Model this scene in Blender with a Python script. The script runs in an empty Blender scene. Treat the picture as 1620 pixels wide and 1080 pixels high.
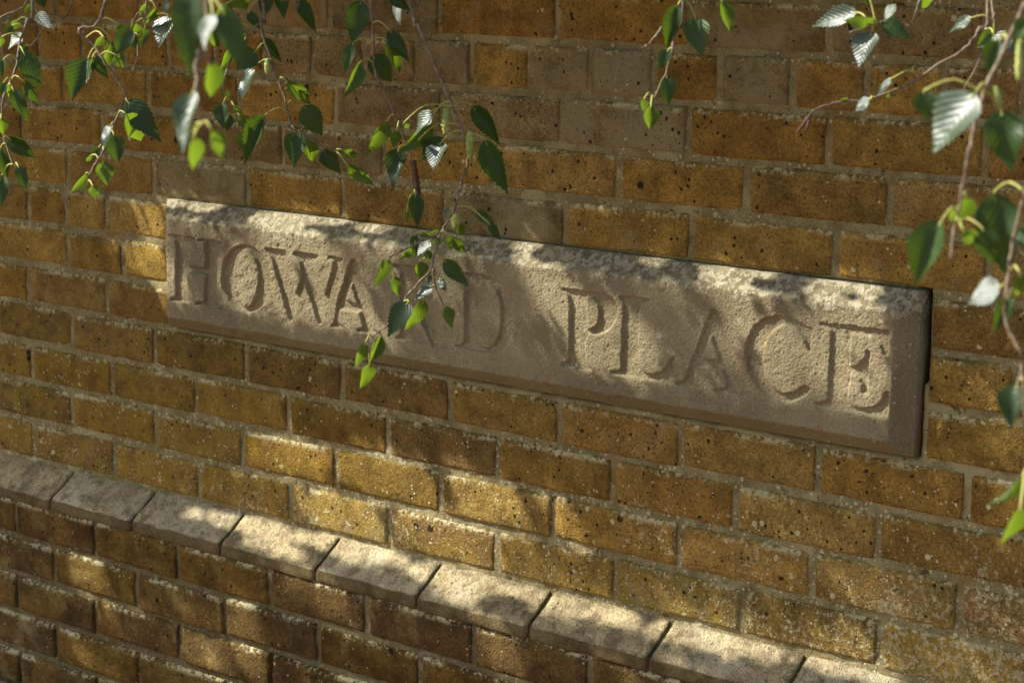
import bpy, math, random
import numpy as np
from mathutils import Vector, Matrix

random.seed(7)
RNG = np.random.default_rng(11)
SC = bpy.context.scene
COL = SC.collection

# ------------------------------------------------------------------ camera
F_PX, YAW, PITCH, ROLL = 3337.6, -0.679715, 0.188127, 0.009017
CAM = np.array([3.0166, -2.4447, 1.59722])
FWD = np.array([math.sin(YAW) * math.cos(PITCH), math.cos(YAW) * math.cos(PITCH), -math.sin(PITCH)])
_r = np.array([math.cos(YAW), -math.sin(YAW), 0.0])
_u = np.cross(_r, FWD)
RGT = _r * math.cos(ROLL) + _u * math.sin(ROLL)
UPV = -_r * math.sin(ROLL) + _u * math.cos(ROLL)
cd = bpy.data.cameras.new('camera')
cam = bpy.data.objects.new('camera', cd)
COL.objects.link(cam)
cam.matrix_world = Matrix(((RGT[0], UPV[0], -FWD[0], CAM[0]), (RGT[1], UPV[1], -FWD[1], CAM[1]),
                           (RGT[2], UPV[2], -FWD[2], CAM[2]), (0, 0, 0, 1)))
cd.sensor_width = 36.0
cd.lens = F_PX / 1620 * 36.0
cd.clip_start, cd.clip_end = 0.05, 500
cd.dof.use_dof = True
cd.dof.focus_distance = 2.95
cd.dof.aperture_fstop = 11.0
SC.camera = cam

# ------------------------------------------------------------------ light
SUN = np.array([-0.64, -0.37, 0.67])
SUN = SUN / np.linalg.norm(SUN)
world = bpy.data.worlds.new('World')
SC.world = world
world.use_nodes = True
wn = world.node_tree.nodes
sky = wn.new('ShaderNodeTexSky')
sky.sky_type = 'NISHITA'
sky.sun_disc = False
sky.sun_elevation = math.asin(SUN[2])
sky.sun_rotation = math.atan2(SUN[0], SUN[1])
sky.air_density = 1.0
sky.dust_density = 2.0
wn['Background'].inputs['Strength'].default_value = 0.10
world.node_tree.links.new(sky.outputs[0], wn['Background'].inputs['Color'])
ld = bpy.data.lights.new('sun', 'SUN')
ld.energy = 5.0
ld.angle = math.radians(0.45)
ld.color = (1.0, 0.95, 0.88)
sun = bpy.data.objects.new('sun', ld)
sun.rotation_euler = Vector(SUN).to_track_quat('Z', 'Y').to_euler()
sun.location = (-3, -2, 6)
COL.objects.link(sun)
SC.view_settings.view_transform = 'Standard'
SC.view_settings.look = 'None'
SC.view_settings.exposure = 0.85
SC.view_settings.gamma = 1.0
SC.view_settings.use_curve_mapping = False


# ------------------------------------------------------------------ helpers
def ray(x, y):
    return FWD * F_PX + RGT * (x - 810) + UPV * (540 - y)

def on_plane(x, y, Y=0.0):
    d = ray(x, y)
    return CAM + d * ((Y - CAM[1]) / d[1])

def at(x, y, depth):
    """point seen at photograph pixel (x, y), depth metres in front of the lens"""
    return CAM + ray(x, y) * (depth / F_PX)

def to_px(P):
    d = np.asarray(P) - CAM
    w = d @ FWD
    return 810 + F_PX * (d @ RGT) / w, 540 - F_PX * (d @ UPV) / w

def mesh_obj(name, verts, faces, mat, parent=None, smooth=False):
    me = bpy.data.meshes.new(name)
    me.from_pydata([tuple(map(float, v)) for v in verts], [], faces)
    me.update()
    if smooth:
        me.polygons.foreach_set('use_smooth', [True] * len(me.polygons))
    return link_obj(name, me, mat, parent)

def link_obj(name, me, mat=None, parent=None):
    if mat is not None and len(me.materials) == 0:
        me.materials.append(mat)
    o = bpy.data.objects.new(name, me)
    COL.objects.link(o)
    if parent is not None:
        o.parent = parent
    return o

def empty(name, loc=(0, 0, 0)):
    o = bpy.data.objects.new(name, None)
    o.empty_display_size = 0.05
    o.location = loc
    COL.objects.link(o)
    return o

def tag(o, label=None, cat=None, group=None, kind=None):
    for k, v in (('label', label), ('category', cat), ('group', group), ('kind', kind)):
        if v:
            o[k] = v
    return o

def tube(pts, radii, sides=6):
    pts = [np.asarray(p, float) for p in pts]
    V, Fc = [], []
    n = len(pts)
    ref = np.array([0.31, 0.77, 0.55])
    for i, p in enumerate(pts):
        t = pts[min(i + 1, n - 1)] - pts[max(i - 1, 0)]
        t = t / (np.linalg.norm(t) + 1e-12)
        a = np.cross(t, ref); a /= np.linalg.norm(a) + 1e-12
        b = np.cross(t, a)
        r = radii[i] if hasattr(radii, '__len__') else radii
        for k in range(sides):
            an = 2 * math.pi * k / sides
            V.append(p + r * (math.cos(an) * a + math.sin(an) * b))
    for i in range(n - 1):
        for k in range(sides):
            k2 = (k + 1) % sides
            Fc.append((i * sides + k, i * sides + k2, (i + 1) * sides + k2, (i + 1) * sides + k))
    Fc.append(tuple(range(sides))[::-1])
    Fc.append(tuple((n - 1) * sides + k for k in range(sides)))
    return V, Fc

def smooth_line(pts, sub=4):
    pts = [np.asarray(p, float) for p in pts]
    if len(pts) < 3:
        return [pts[0] + (pts[-1] - pts[0]) * t for t in np.linspace(0, 1, sub + 1)]
    out = []
    for i in range(len(pts) - 1):
        p0, p1, p2, p3 = pts[max(i - 1, 0)], pts[i], pts[i + 1], pts[min(i + 2, len(pts) - 1)]
        for k in range(sub):
            t = k / sub
            out.append(0.5 * (2 * p1 + (p2 - p0) * t + (2 * p0 - 5 * p1 + 4 * p2 - p3) * t * t
                              + (3 * p1 - p0 - 3 * p2 + p3) * t ** 3))
    out.append(pts[-1])
    return out

def fnoise(shape, sig):
    """smooth periodic random field, unit spread, feature size sig in samples"""
    w = RNG.standard_normal(shape)
    fy = np.fft.fftfreq(shape[0])[:, None]
    fx = np.fft.rfftfreq(shape[1])[None, :]
    k = np.exp(-2 * (math.pi * sig) ** 2 * (fx * fx + fy * fy))
    w = np.fft.irfft2(np.fft.rfft2(w) * k, s=shape)
    return w / w.std()

def blur(a, sig):
    fy = np.fft.fftfreq(a.shape[0])[:, None]
    fx = np.fft.rfftfreq(a.shape[1])[None, :]
    k = np.exp(-2 * (math.pi * sig) ** 2 * (fx * fx + fy * fy))
    return np.fft.irfft2(np.fft.rfft2(a) * k, s=a.shape)

def grid_faces(nr, nc):
    i = np.arange(nr - 1)[:, None] * nc + np.arange(nc - 1)[None, :]
    return np.stack([i, i + 1, i + nc + 1, i + nc], -1).reshape(-1, 4).tolist()


# ------------------------------------------------------------------ materials
class NT:
    def __init__(self, name):
        self.m = bpy.data.materials.new(name)
        self.m.use_nodes = True
        self.t = self.m.node_tree
        self.n = self.t.nodes
        self.bsdf = self.n['Principled BSDF']
        self.out = self.n['Material Output']
    def put(self, sock, v):
        if isinstance(v, bpy.types.NodeSocket):
            self.t.links.new(v, sock)
        elif v is not None:
            if hasattr(sock.default_value, '__len__') and len(sock.default_value) == 4 and len(v) == 3:
                v = (*v, 1.0)
            sock.default_value = v
    def node(self, typ, ins=None, out=0, **props):
        nd = self.n.new(typ)
        for k, v in props.items():
            setattr(nd, k, v)
        for k, v in (ins or {}).items():
            self.put(nd.inputs[k], v)
        return nd.outputs[out]
    def math(self, op, a, b=None, c=None, clamp=False):
        nd = self.n.new('ShaderNodeMath')
        nd.operation = op
        nd.use_clamp = clamp
        self.put(nd.inputs[0], a)
        self.put(nd.inputs[1], b)
        self.put(nd.inputs[2], c)
        return nd.outputs[0]
    def mix(self, f, a, b, mode='MIX'):
        nd = self.n.new('ShaderNodeMix')
        nd.data_type = 'RGBA'
        nd.blend_type = mode
        nd.clamp_factor = True
        self.put(nd.inputs[0], f); self.put(nd.inputs[6], a); self.put(nd.inputs[7], b)
        return nd.outputs[2]
    def noise(self, vec, scale, detail=3.0, rough=0.55, dist=0.0):
        return self.node('ShaderNodeTexNoise', {'Vector': vec, 'Scale': scale, 'Detail': detail,
                                                'Roughness': rough, 'Distortion': dist})
    def ramp(self, v, lo, hi, a=0.0, b=1.0):
        return self.node('ShaderNodeMapRange', {0: v, 1: lo, 2: hi, 3: a, 4: b},
                         interpolation_type='SMOOTHSTEP')
    def voro(self, vec, scale, rnd=1.0):
        nd = self.n.new('ShaderNodeTexVoronoi')
        self.put(nd.inputs['Vector'], vec); self.put(nd.inputs['Scale'], scale)
        self.put(nd.inputs['Randomness'], rnd)
        return nd.outputs['Distance'], nd.outputs['Color']
    def pos(self):
        return self.node('ShaderNodeNewGeometry')
    def xyz(self, v):
        nd = self.n.new('ShaderNodeSeparateXYZ')
        self.put(nd.inputs[0], v)
        return nd.outputs
    def red(self, c):
        nd = self.n.new('ShaderNodeSeparateColor')
        self.put(nd.inputs[0], c)
        return nd.outputs
    def bump(self, h, dist, strength=1.0, normal=None):
        ins = {'Height': h, 'Distance': dist, 'Strength': strength}
        if normal is not None:
            ins['Normal'] = normal
        return self.node('ShaderNodeBump', ins)
    def finish(self, color, rough=0.9, normal=None, spec=0.2):
        self.put(self.bsdf.inputs['Base Color'], color)
        self.put(self.bsdf.inputs['Roughness'], rough)
        self.put(self.bsdf.inputs['Specular IOR Level'], spec)
        if normal is not None:
            self.put(self.bsdf.inputs['Normal'], normal)
        return self.m

def spots(m, vec, scale, density, rmin, rmax, soft=0.05):
    """round spots: density 0..1 socket or number"""
    wob = m.noise(vec, scale * 2.2, 2.0)
    d, c = m.voro(vec, scale)
    d = m.math('ADD', d, m.math('MULTIPLY', m.math('SUBTRACT', wob, 0.5), 0.30))
    ch = m.red(c)
    on = m.math('LESS_THAN', ch[0], density)
    rad = m.math('MULTIPLY_ADD', ch[1], rmax - rmin, rmin)
    e = m.math('SUBTRACT', rad, d)
    return m.math('MULTIPLY', m.ramp(e, 0.0, soft), on)

def brick_material(name, plinth=False):
    m = NT(name)
    P = m.pos()
    x, y, z = m.xyz(P)
    oi = m.n.new('ShaderNodeObjectInfo')
    col, alpha = oi.outputs['Color'], oi.outputs['Alpha']
    oc = m.n.new('ShaderNodeTexCoord').outputs['Object']
    lx, ly, lz = m.xyz(oc)
    off = m.node('ShaderNodeVectorMath', {0: P, 1: m.node('ShaderNodeCombineXYZ', {0: m.math('MULTIPLY', oi.outputs['Random'], 3.0)})}, operation='ADD')
    mott = m.noise(off, 22.0, 5.0, 0.6)
    c = m.mix(m.ramp(mott, 0.32, 0.70), m.mix(1.0, col, (0.62, 0.60, 0.60), 'MULTIPLY'), m.mix(1.0, col, (1.22, 1.20, 1.15), 'MULTIPLY'))
    hue = m.noise(off, 9.0, 3.0)
    c = m.mix(m.ramp(hue, 0.50, 0.72, 0, 0.55), c, (0.235, 0.148, 0.050) if not plinth else (0.40, 0.34, 0.225))
    hue2 = m.noise(P, 13.0, 4.0, 0.6)
    c = m.mix(m.ramp(hue2, 0.55, 0.75, 0, 0.5), c, (0.36, 0.27, 0.14) if not plinth else (0.52, 0.47, 0.38))
    grain = m.math('MULTIPLY_ADD', m.noise(P, 620.0, 2.0, 0.6), 0.5, m.math('MULTIPLY', m.noise(P, 190.0, 4.0, 0.7), 0.5))
    c = m.mix(m.ramp(grain, 0.36, 0.64, 0, 1), m.mix(1.0, c, (0.55, 0.53, 0.50), 'MULTIPLY'), m.mix(1.0, c, (1.34, 1.32, 1.28), 'MULTIPLY'))
    # lime bloom / grey weathering (amount carried by each brick)
    wash = m.noise(off, 12.0, 6.0, 0.62, 0.6)
    wash = m.ramp(m.math('ADD', wash, m.math('MULTIPLY', m.math('SUBTRACT', alpha, 0.5), 0.62)), 0.50, 0.80)
    wash = m.math('MULTIPLY', wash, m.ramp(m.noise(P, 90, 4.0, 0.7), 0.28, 0.62, 0.55, 0.95))
    c = m.mix(wash, c, (0.285, 0.248, 0.178) if not plinth else (0.74, 0.69, 0.56))
    # soot / algae dark film
    soot = m.ramp(m.noise(P, 16.0, 6.0, 0.7), 0.58, 0.78, 0, 0.55 if not plinth else 0.7)
    c = m.mix(soot, c, (0.075, 0.055, 0.03) if not plinth else (0.16, 0.14, 0.11))
    # green-yellow algae, low left part of the wall and under the top course
    alg = m.math('MULTIPLY', m.ramp(x, 0.2, 0.95, 1, 0), m.ramp(z, 0.72, 1.05, 1, 0.3))
    alg = m.math('ADD', alg, m.math('MULTIPLY', m.ramp(z, 1.45, 1.55), m.ramp(x, 0.9, 1.4)), clamp=True)
    alg = m.math('MAXIMUM', m.math('MULTIPLY', alg, m.ramp(z, 0.58, 0.62, 0.10, 1.0)), m.math('MULTIPLY', m.math('MULTIPLY', m.ramp(z, 0.66, 0.74, 1, 0), m.ramp(z, 0.58, 0.62)), 0.7))
    alg = m.math('MULTIPLY', alg, m.ramp(m.noise(P, 26.0, 5.0, 0.65), 0.38, 0.62))
    c = m.mix(m.math('MULTIPLY', alg, 0.58 if not plinth else 0.15), c, (0.29, 0.205, 0.026))
    # black clinker pits
    pit = spots(m, off, 90.0, 0.30, 0.04, 0.28, 0.05)
    pit2 = spots(m, off, 34.0, 0.10, 0.05, 0.22, 0.04)
    pit3 = spots(m, off, 230.0, 0.34, 0.06, 0.36, 0.08)
    pits = m.math('MAXIMUM', m.math('MAXIMUM', pit, pit2), m.math('MULTIPLY', pit3, m.ramp(hue, 0.38, 0.60, 0.35, 0.95)))
    c = m.mix(m.math('MULTIPLY', pits, 0.93 if not plinth else 0.5), c, (0.022, 0.017, 0.012))
    # pale crustose lichen: dots everywhere, thick near the plinth
    reg = m.noise(P, 4.5, 3.0)
    low = m.ramp(z, 0.62, 0.95, 1, 0)
    low = m.math('MULTIPLY', low, m.ramp(z, 0.56, 0.62, 0.12, 1))
    right = m.math('MULTIPLY', m.ramp(x, 1.3, 1.9), m.ramp(z, 1.25, 1.0))
    dens = m.math('ADD', m.math('MULTIPLY', low, 0.62), m.math('MULTIPLY', right, 0.30))
    dens = m.math('ADD', dens, m.ramp(reg, 0.50, 0.75, 0.0, 0.40))
    clus = m.ramp(m.noise(P, 38.0, 4.0, 0.6), 0.42, 0.66, 0.05, 1.6)
    dens2 = m.math('MULTIPLY', dens, clus)
    d1 = spots(m, P, 190.0, m.math('MULTIPLY', dens2, 0.75), 0.08, 0.48, 0.14)
    d2 = spots(m, P, 85.0, m.math('MULTIPLY', dens2, 0.34), 0.06, 0.44, 0.10)
    crust = m.noise(P, 120.0, 5.0, 0.70)
    crust = m.ramp(m.math('ADD', crust, m.math('MULTIPLY', m.math('SUBTRACT', dens, 0.5), 0.34)), 0.57, 0.71)
    lich = m.math('MAXIMUM', m.math('MAXIMUM', d1, d2), m.math('MULTIPLY', crust, 0.72))
    # crust along the upper arris of each brick
    if not plinth:
        edge = m.ramp(lz, 0.020, 0.0300)
        edge = m.math('MULTIPLY', edge, m.ramp(m.math('ADD', m.noise(P, 120.0, 4.0, 0.7), m.math('MULTIPLY', m.noise(P, 11.0, 2.0), 0.75)), 0.86, 0.98))
        lich = m.math('MAXIMUM', lich, edge)
    lcol = m.mix(m.noise(P, 190.0, 3.0), (0.46, 0.415, 0.29), (0.72, 0.675, 0.53))
    c = m.mix(m.math('MULTIPLY', lich, 0.85 if not plinth else 0.5), c, lcol)
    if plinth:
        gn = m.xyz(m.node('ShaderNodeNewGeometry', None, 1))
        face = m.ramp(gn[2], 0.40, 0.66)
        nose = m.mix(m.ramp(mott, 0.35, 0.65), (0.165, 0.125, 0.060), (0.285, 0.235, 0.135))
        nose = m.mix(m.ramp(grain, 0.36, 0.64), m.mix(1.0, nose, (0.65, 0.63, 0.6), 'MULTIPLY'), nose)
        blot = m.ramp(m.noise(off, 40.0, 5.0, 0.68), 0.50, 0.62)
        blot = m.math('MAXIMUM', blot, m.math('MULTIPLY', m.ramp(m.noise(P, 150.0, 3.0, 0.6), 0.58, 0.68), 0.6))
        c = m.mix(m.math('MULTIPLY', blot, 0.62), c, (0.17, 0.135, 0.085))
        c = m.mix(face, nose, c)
    c = m.mix(1.0, c, (1.26, 1.235, 0.90) if not plinth else (1.00, 0.96, 0.78), 'MULTIPLY')
    # relief
    h = m.math('MULTIPLY', m.noise(P, 330.0, 3.0, 0.68), 0.95)
    h = m.math('MULTIPLY_ADD', m.noise(P, 95.0, 3.0, 0.6), 0.9, h)
    h = m.math('MULTIPLY_ADD', m.noise(P, 30.0, 2.0), 0.6, h)
    h = m.math('MULTIPLY_ADD', pits, -0.8, h)
    h = m.math('MULTIPLY_ADD', lich, 0.22, h)
    return m.finish(c, 0.93, m.bump(h, 0.0056, 1.0), 0.12)

def mortar_material():
    m = NT('lime_mortar')
    P = m.pos()
    x, y, z = m.xyz(P)
    c = m.mix(m.ramp(m.noise(P, 30.0, 5.0, 0.65), 0.3, 0.7), (0.225, 0.192, 0.108), (0.40, 0.355, 0.23))
    c = m.mix(m.ramp(m.noise(P, 330.0, 2.0), 0.3, 0.7), m.mix(1.0, c, (0.65, 0.65, 0.65), 'MULTIPLY'), c)
    c = m.mix(m.ramp(m.noise(P, 14.0, 5.0, 0.7), 0.55, 0.75, 0, 0.7), c, (0.085, 0.062, 0.03))
    c = m.mix(m.math('MULTIPLY', m.ramp(m.noise(P, 20.0, 5.0, 0.6), 0.48, 0.68), 0.5), c, (0.22, 0.155, 0.04))
    c = m.mix(m.ramp(m.noise(P, 5.5, 4.0, 0.6, 0.8), 0.54, 0.62, 0, 0.75), c, (0.385, 0.345, 0.215))
    c = m.mix(m.ramp(m.noise(P, 60.0, 4.0, 0.7), 0.60, 0.68, 0, 0.8), c, (0.05, 0.038, 0.02))
    reg = m.math('ADD', m.ramp(m.noise(P, 7.0, 3.0), 0.38, 0.68, 0.03, 0.5), m.ramp(z, 0.62, 0.95, 0.35, 0.0))
    lich = m.math('MAXIMUM', spots(m, P, 130.0, reg, 0.15, 0.45, 0.1), m.ramp(m.math('ADD', m.noise(P, 85.0, 5.0, 0.7), m.math('MULTIPLY', reg, 0.2)), 0.66, 0.74))
    c = m.mix(m.math('MULTIPLY', lich, 0.8), c, m.mix(m.noise(P, 160.0), (0.46, 0.415, 0.30), (0.72, 0.675, 0.54)))
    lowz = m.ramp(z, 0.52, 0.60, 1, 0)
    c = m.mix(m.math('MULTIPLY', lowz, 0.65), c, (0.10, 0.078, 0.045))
    c = m.mix(1.0, c, (1.0, 0.97, 0.74), 'MULTIPLY')
    h = m.math('MULTIPLY_ADD', m.noise(P, 280.0, 3.0, 0.7), 0.6, m.math('MULTIPLY', m.noise(P, 80.0, 3.0), 1.0))
    h = m.math('MULTIPLY_ADD', lich, 0.3, h)
    return m.finish(c, 0.95, m.bump(h, 0.0028, 0.9), 0.1)

def stone_material():
    m = NT('carved_limestone')
    P = m.pos()
    x, y, z = m.xyz(P)
    c = m.mix(m.ramp(m.noise(P, 9.0, 5.0, 0.6), 0.32, 0.68), (0.310, 0.272, 0.178), (0.425, 0.378, 0.258))
    c = m.mix(m.ramp(m.noise(P, 480.0, 2.0, 0.6), 0.25, 0.75), m.mix(1.0, c, (0.72, 0.70, 0.67), 'MULTIPLY'), m.mix(1.0, c, (1.18, 1.18, 1.18), 'MULTIPLY'))
    # dark biofilm, thickest on the upper splay
    top = m.ramp(z, 1.085, 1.14, 0.0, 0.10)
    film = m.ramp(m.math('ADD', m.noise(P, 30.0, 6.0, 0.72), top), 0.56, 0.74, 0, 0.6)
    c = m.mix(film, c, (0.125, 0.105, 0.062))
    # ochre streaks running down
    st = m.node('ShaderNodeMapping', {'Vector': P, 'Scale': (34.0, 1.0, 5.0)})
    c = m.mix(m.ramp(m.noise(st, 1.0, 4.0, 0.6), 0.60, 0.74, 0, 0.6), c, (0.34, 0.215, 0.055))
    bot = m.ramp(z, 0.949, 0.955, 1, 0)
    c = m.mix(m.math('MULTIPLY', bot, 0.4), c, (0.245, 0.205, 0.10))
    # pale lichen crusts on the splay and dots on the face
    tm = m.ramp(z, 1.108, 1.128, 0.0, 1.0)
    cr = m.noise(P, 88.0, 6.0, 0.68, 0.2)
    cr = m.ramp(m.math('ADD', cr, m.math('MULTIPLY', tm, 0.12)), 0.60, 0.66)
    dens = m.math('ADD', m.math('MULTIPLY', m.ramp(m.noise(P, 5.0, 3.0), 0.40, 0.70), 0.30), m.math('MULTIPLY', tm, 0.35))
    dt = m.math('MAXIMUM', spots(m, P, 150.0, dens, 0.12, 0.42, 0.1), spots(m, P, 60.0, m.math('MULTIPLY', dens, 0.42), 0.08, 0.36, 0.07))
    lich = m.math('MAXIMUM', m.math('MULTIPLY', cr, m.ramp(tm, 0.0, 1.0, 0.35, 1.0)), dt)
    c = m.mix(m.math('MULTIPLY', lich, 0.85), c, m.mix(m.noise(P, 170.0, 3.0), (0.47, 0.425, 0.31), (0.72, 0.68, 0.55)))
    pit = spots(m, P, 60.0, 0.05, 0.03, 0.16, 0.04)
    c = m.mix(m.math('MULTIPLY', pit, 0.85), c, (0.03, 0.022, 0.015))
    c = m.mix(1.0, c, (0.92, 0.885, 0.755), 'MULTIPLY')
    h = m.math('MULTIPLY_ADD', m.noise(P, 430.0, 3.0, 0.7), 1.0, m.math('MULTIPLY', m.noise(P, 150.0, 2.0), 0.25))
    h = m.math('MULTIPLY_ADD', lich, 0.15, h)
    return m.finish(c, 0.93, m.bump(h, 0.0036, 1.0), 0.15)

def leaf_material(name, a, b, under, trans, gloss, thin, spec=0.5):
    m = NT(name)
    oc = m.n.new('ShaderNodeTexCoord').outputs['Object']
    lx, ly, lz = m.xyz(oc)
    oi = m.n.new('ShaderNodeObjectInfo')
    rnd = oi.outputs['Random']
    ax = m.math('ABSOLUTE', lx)
    vein = m.math('SINE', m.math('MULTIPLY', m.math('SUBTRACT', ly, m.math('MULTIPLY', ax, 0.75)), 52.0))
    vein_l = m.ramp(vein, 0.80, 1.0)
    mid = m.ramp(ax, 0.010, 0.028, 1, 0)
    lines = m.math('MAXIMUM', m.math('MULTIPLY', vein_l, 0.55), mid)
    geo = m.n.new('ShaderNodeNewGeometry')
    P = geo.outputs['Position']
    c = m.mix(m.ramp(m.math('ADD', m.math('MULTIPLY', m.noise(P, 60.0, 3.0), 0.5), m.math('MULTIPLY', rnd, 0.5)), 0.2, 0.8), a, b)
    c = m.mix(geo.outputs['Backfacing'], c, under)
    c = m.mix(m.math('MULTIPLY', lines, 0.14), c, (0.16, 0.22, 0.06))
    spot = spots(m, P, 210.0, 0.05, 0.05, 0.30, 0.06)
    c = m.mix(m.math('MULTIPLY', spot, 0.6), c, (0.10, 0.07, 0.02))
    tc = m.mix(m.math('MULTIPLY', lines, 0.35), trans, m.mix(1.0, trans, (0.55, 0.6, 0.4), 'MULTIPLY'))
    h = m.math('MULTIPLY_ADD', vein, -0.5, m.math('MULTIPLY', m.noise(P, 420.0, 2.0), 0.5))
    nrm = m.bump(h, 0.0004, 0.5)
    m.finish(c, gloss, nrm, spec)
    tr = m.n.new('ShaderNodeBsdfTranslucent')
    m.put(tr.inputs['Color'], tc)
    m.put(tr.inputs['Normal'], nrm)
    mx = m.n.new('ShaderNodeMixShader')
    mx.inputs[0].default_value = thin
    m.t.links.new(m.bsdf.outputs[0], mx.inputs[1])
    m.t.links.new(tr.outputs[0], mx.inputs[2])
    m.t.links.new(mx.outputs[0], m.out.inputs['Surface'])
    return m.m

def bark_material(name, a, b):
    m = NT(name)
    P = m.pos()
    c = m.mix(m.ramp(m.noise(P, 160.0, 4.0, 0.7), 0.35, 0.65), a, b)
    sp = spots(m, P, 420.0, 0.25, 0.05, 0.3, 0.1)
    c = m.mix(m.math('MULTIPLY', sp, 0.6), c, (0.42, 0.36, 0.28))
    return m.finish(c, 0.6, m.bump(m.noise(P, 500.0, 3.0), 0.0008, 0.8), 0.3)

M_BRICK = brick_material('stock_brick')
M_PLINTH = brick_material('weathered_plinth_brick', True)
M_MORTAR = mortar_material()
M_STONE = stone_material()
M_LEAF = leaf_material('sunlit_birch_leaf', (0.022, 0.060, 0.010), (0.045, 0.095, 0.014), (0.08, 0.12, 0.035), (0.24, 0.37, 0.018), 0.42, 0.38)  # sunlit copy of the leaf: backlit brightness put into its colour
LEAF_SHADE = ((0.014, 0.036, 0.008), (0.034, 0.074, 0.014), (0.08, 0.12, 0.045), (0.15, 0.27, 0.012))
M_LEAF_SHADE = leaf_material('shade_birch_leaf', *LEAF_SHADE, 0.46, 0.24, 0.38)  # shaded copy: colour darkened to stand in for shade
M_LEAF_GLARE = leaf_material('glare_birch_leaf', *LEAF_SHADE, 0.42, 0.22, 0.85)  # dark copy with sheen raised for leaves showing white sun glare
M_TWIG = bark_material('twig_bark', (0.12, 0.08, 0.045), (0.27, 0.205, 0.13))
M_SHOOT = bark_material('green_shoot', (0.24, 0.20, 0.06), (0.34, 0.33, 0.09))
M_PETIOLE = bark_material('petiole_green', (0.36, 0.36, 0.07), (0.44, 0.42, 0.12))
M_CATKIN = bark_material('green_catkin', (0.24, 0.30, 0.05), (0.46, 0.48, 0.14))
M_DRY = bark_material('dry_catkin', (0.06, 0.020, 0.010), (0.11, 0.040, 0.02))
M_TRUNK = bark_material('birch_bark', (0.38, 0.35, 0.31), (0.62, 0.58, 0.52))


# ------------------------------------------------------------------ ground
GZ = 0.186
def ground():
    m = NT('red_brick_paving')
    P = m.pos()
    br = m.n.new('ShaderNodeTexBrick')
    m.put(br.inputs['Vector'], P)
    br.inputs['Scale'].default_value = 1.0
    br.inputs['Brick Width'].default_value = 0.21
    br.inputs['Row Height'].default_value = 0.105
    br.inputs['Mortar Size'].default_value = 0.004
    m.put(br.inputs['Color1'], (0.15, 0.07, 0.04)); m.put(br.inputs['Color2'], (0.19, 0.095, 0.06)); m.put(br.inputs['Mortar'], (0.09, 0.075, 0.055))
    c = m.mix(m.ramp(m.noise(P, 3.0, 6.0, 0.6), 0.4, 0.7, 0, 0.6), br.outputs['Color'], (0.17, 0.14, 0.095))
    mat = m.finish(c, 0.9, m.bump(m.noise(P, 90.0, 3.0), 0.002, 0.8), 0.2)
    S = 150
    o = mesh_obj('pavement', [(-S, -S, GZ), (S, -S, GZ), (S, S, GZ), (-S, S, GZ)], [(0, 1, 2, 3)], mat)
    tag(o, kind='structure')
    m2 = NT('red_paver')
    P = m2.pos()
    oi = m2.n.new('ShaderNodeObjectInfo')
    c = m2.mix(oi.outputs['Random'], (0.22, 0.075, 0.045), (0.33, 0.13, 0.08))
    c = m2.mix(m2.ramp(m2.noise(P, 40.0, 5.0, 0.65), 0.4, 0.7, 0, 0.6), c, (0.14, 0.085, 0.055))
    mat2 = m2.finish(c, 0.9, m2.bump(m2.noise(P, 260.0, 3.0), 0.002, 0.8), 0.2)
    me = None
    for j in range(3):
        for i in range(14):
            if me is None:
                a, b, h, e = 0.0985, 0.0485, 0.010, 0.004
                V = [(-a, -b, 0), (a, -b, 0), (a, b, 0), (-a, b, 0), (-a, -b, h - e), (a, -b, h - e), (a, b, h - e), (-a, b, h - e),
                     (-a + e, -b + e, h), (a - e, -b + e, h), (a - e, b - e, h), (-a + e, b - e, h)]
                Fc = [(8, 9, 10, 11)] + [(k, (k + 1) % 4, (k + 1) % 4 + 4, k + 4) for k in range(4)] + [(k + 4, (k + 1) % 4 + 4, (k + 1) % 4 + 8, k + 8) for k in range(4)]
                p = mesh_obj('paver', V, Fc, mat2, o)
                me = p.data
            else:
                p = link_obj('paver', me, None, o)
            p.location = (-0.9 + 0.205 * i + (0.1 if j % 2 else 0), -0.112 - 0.105 * j, GZ + 0.001)
ground()

# ------------------------------------------------------------------ brick wall
wall = empty('brick_wall', (0.8, 0.05, GZ))
tag(wall, 'weathered yellow stock brick wall with a splayed plinth course behind the birch twigs', 'wall')
WINV = Matrix.Translation(-Vector(wall.location))

def zj(k):
    return 1.15 - 0.075 * k

def wchild(o):
    o.parent = wall
    o.matrix_parent_inverse = WINV
    return o

NPROUD = 0.056      # plinth projection
def box_mesh(V, Fc, x0, x1, y0, y1, z0, z1):
    b = len(V)
    V += [(x0, y0, z0), (x1, y0, z0), (x1, y1, z0), (x0, y1, z0), (x0, y0, z1), (x1, y0, z1), (x1, y1, z1), (x0, y1, z1)]
    Fc += [(b, b + 3, b + 2, b + 1), (b + 4, b + 5, b + 6, b + 7), (b, b + 1, b + 5, b + 4), (b + 1, b + 2, b + 6, b + 5), (b + 2, b + 3, b + 7, b + 6), (b + 3, b, b + 4, b + 7)]

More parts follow.
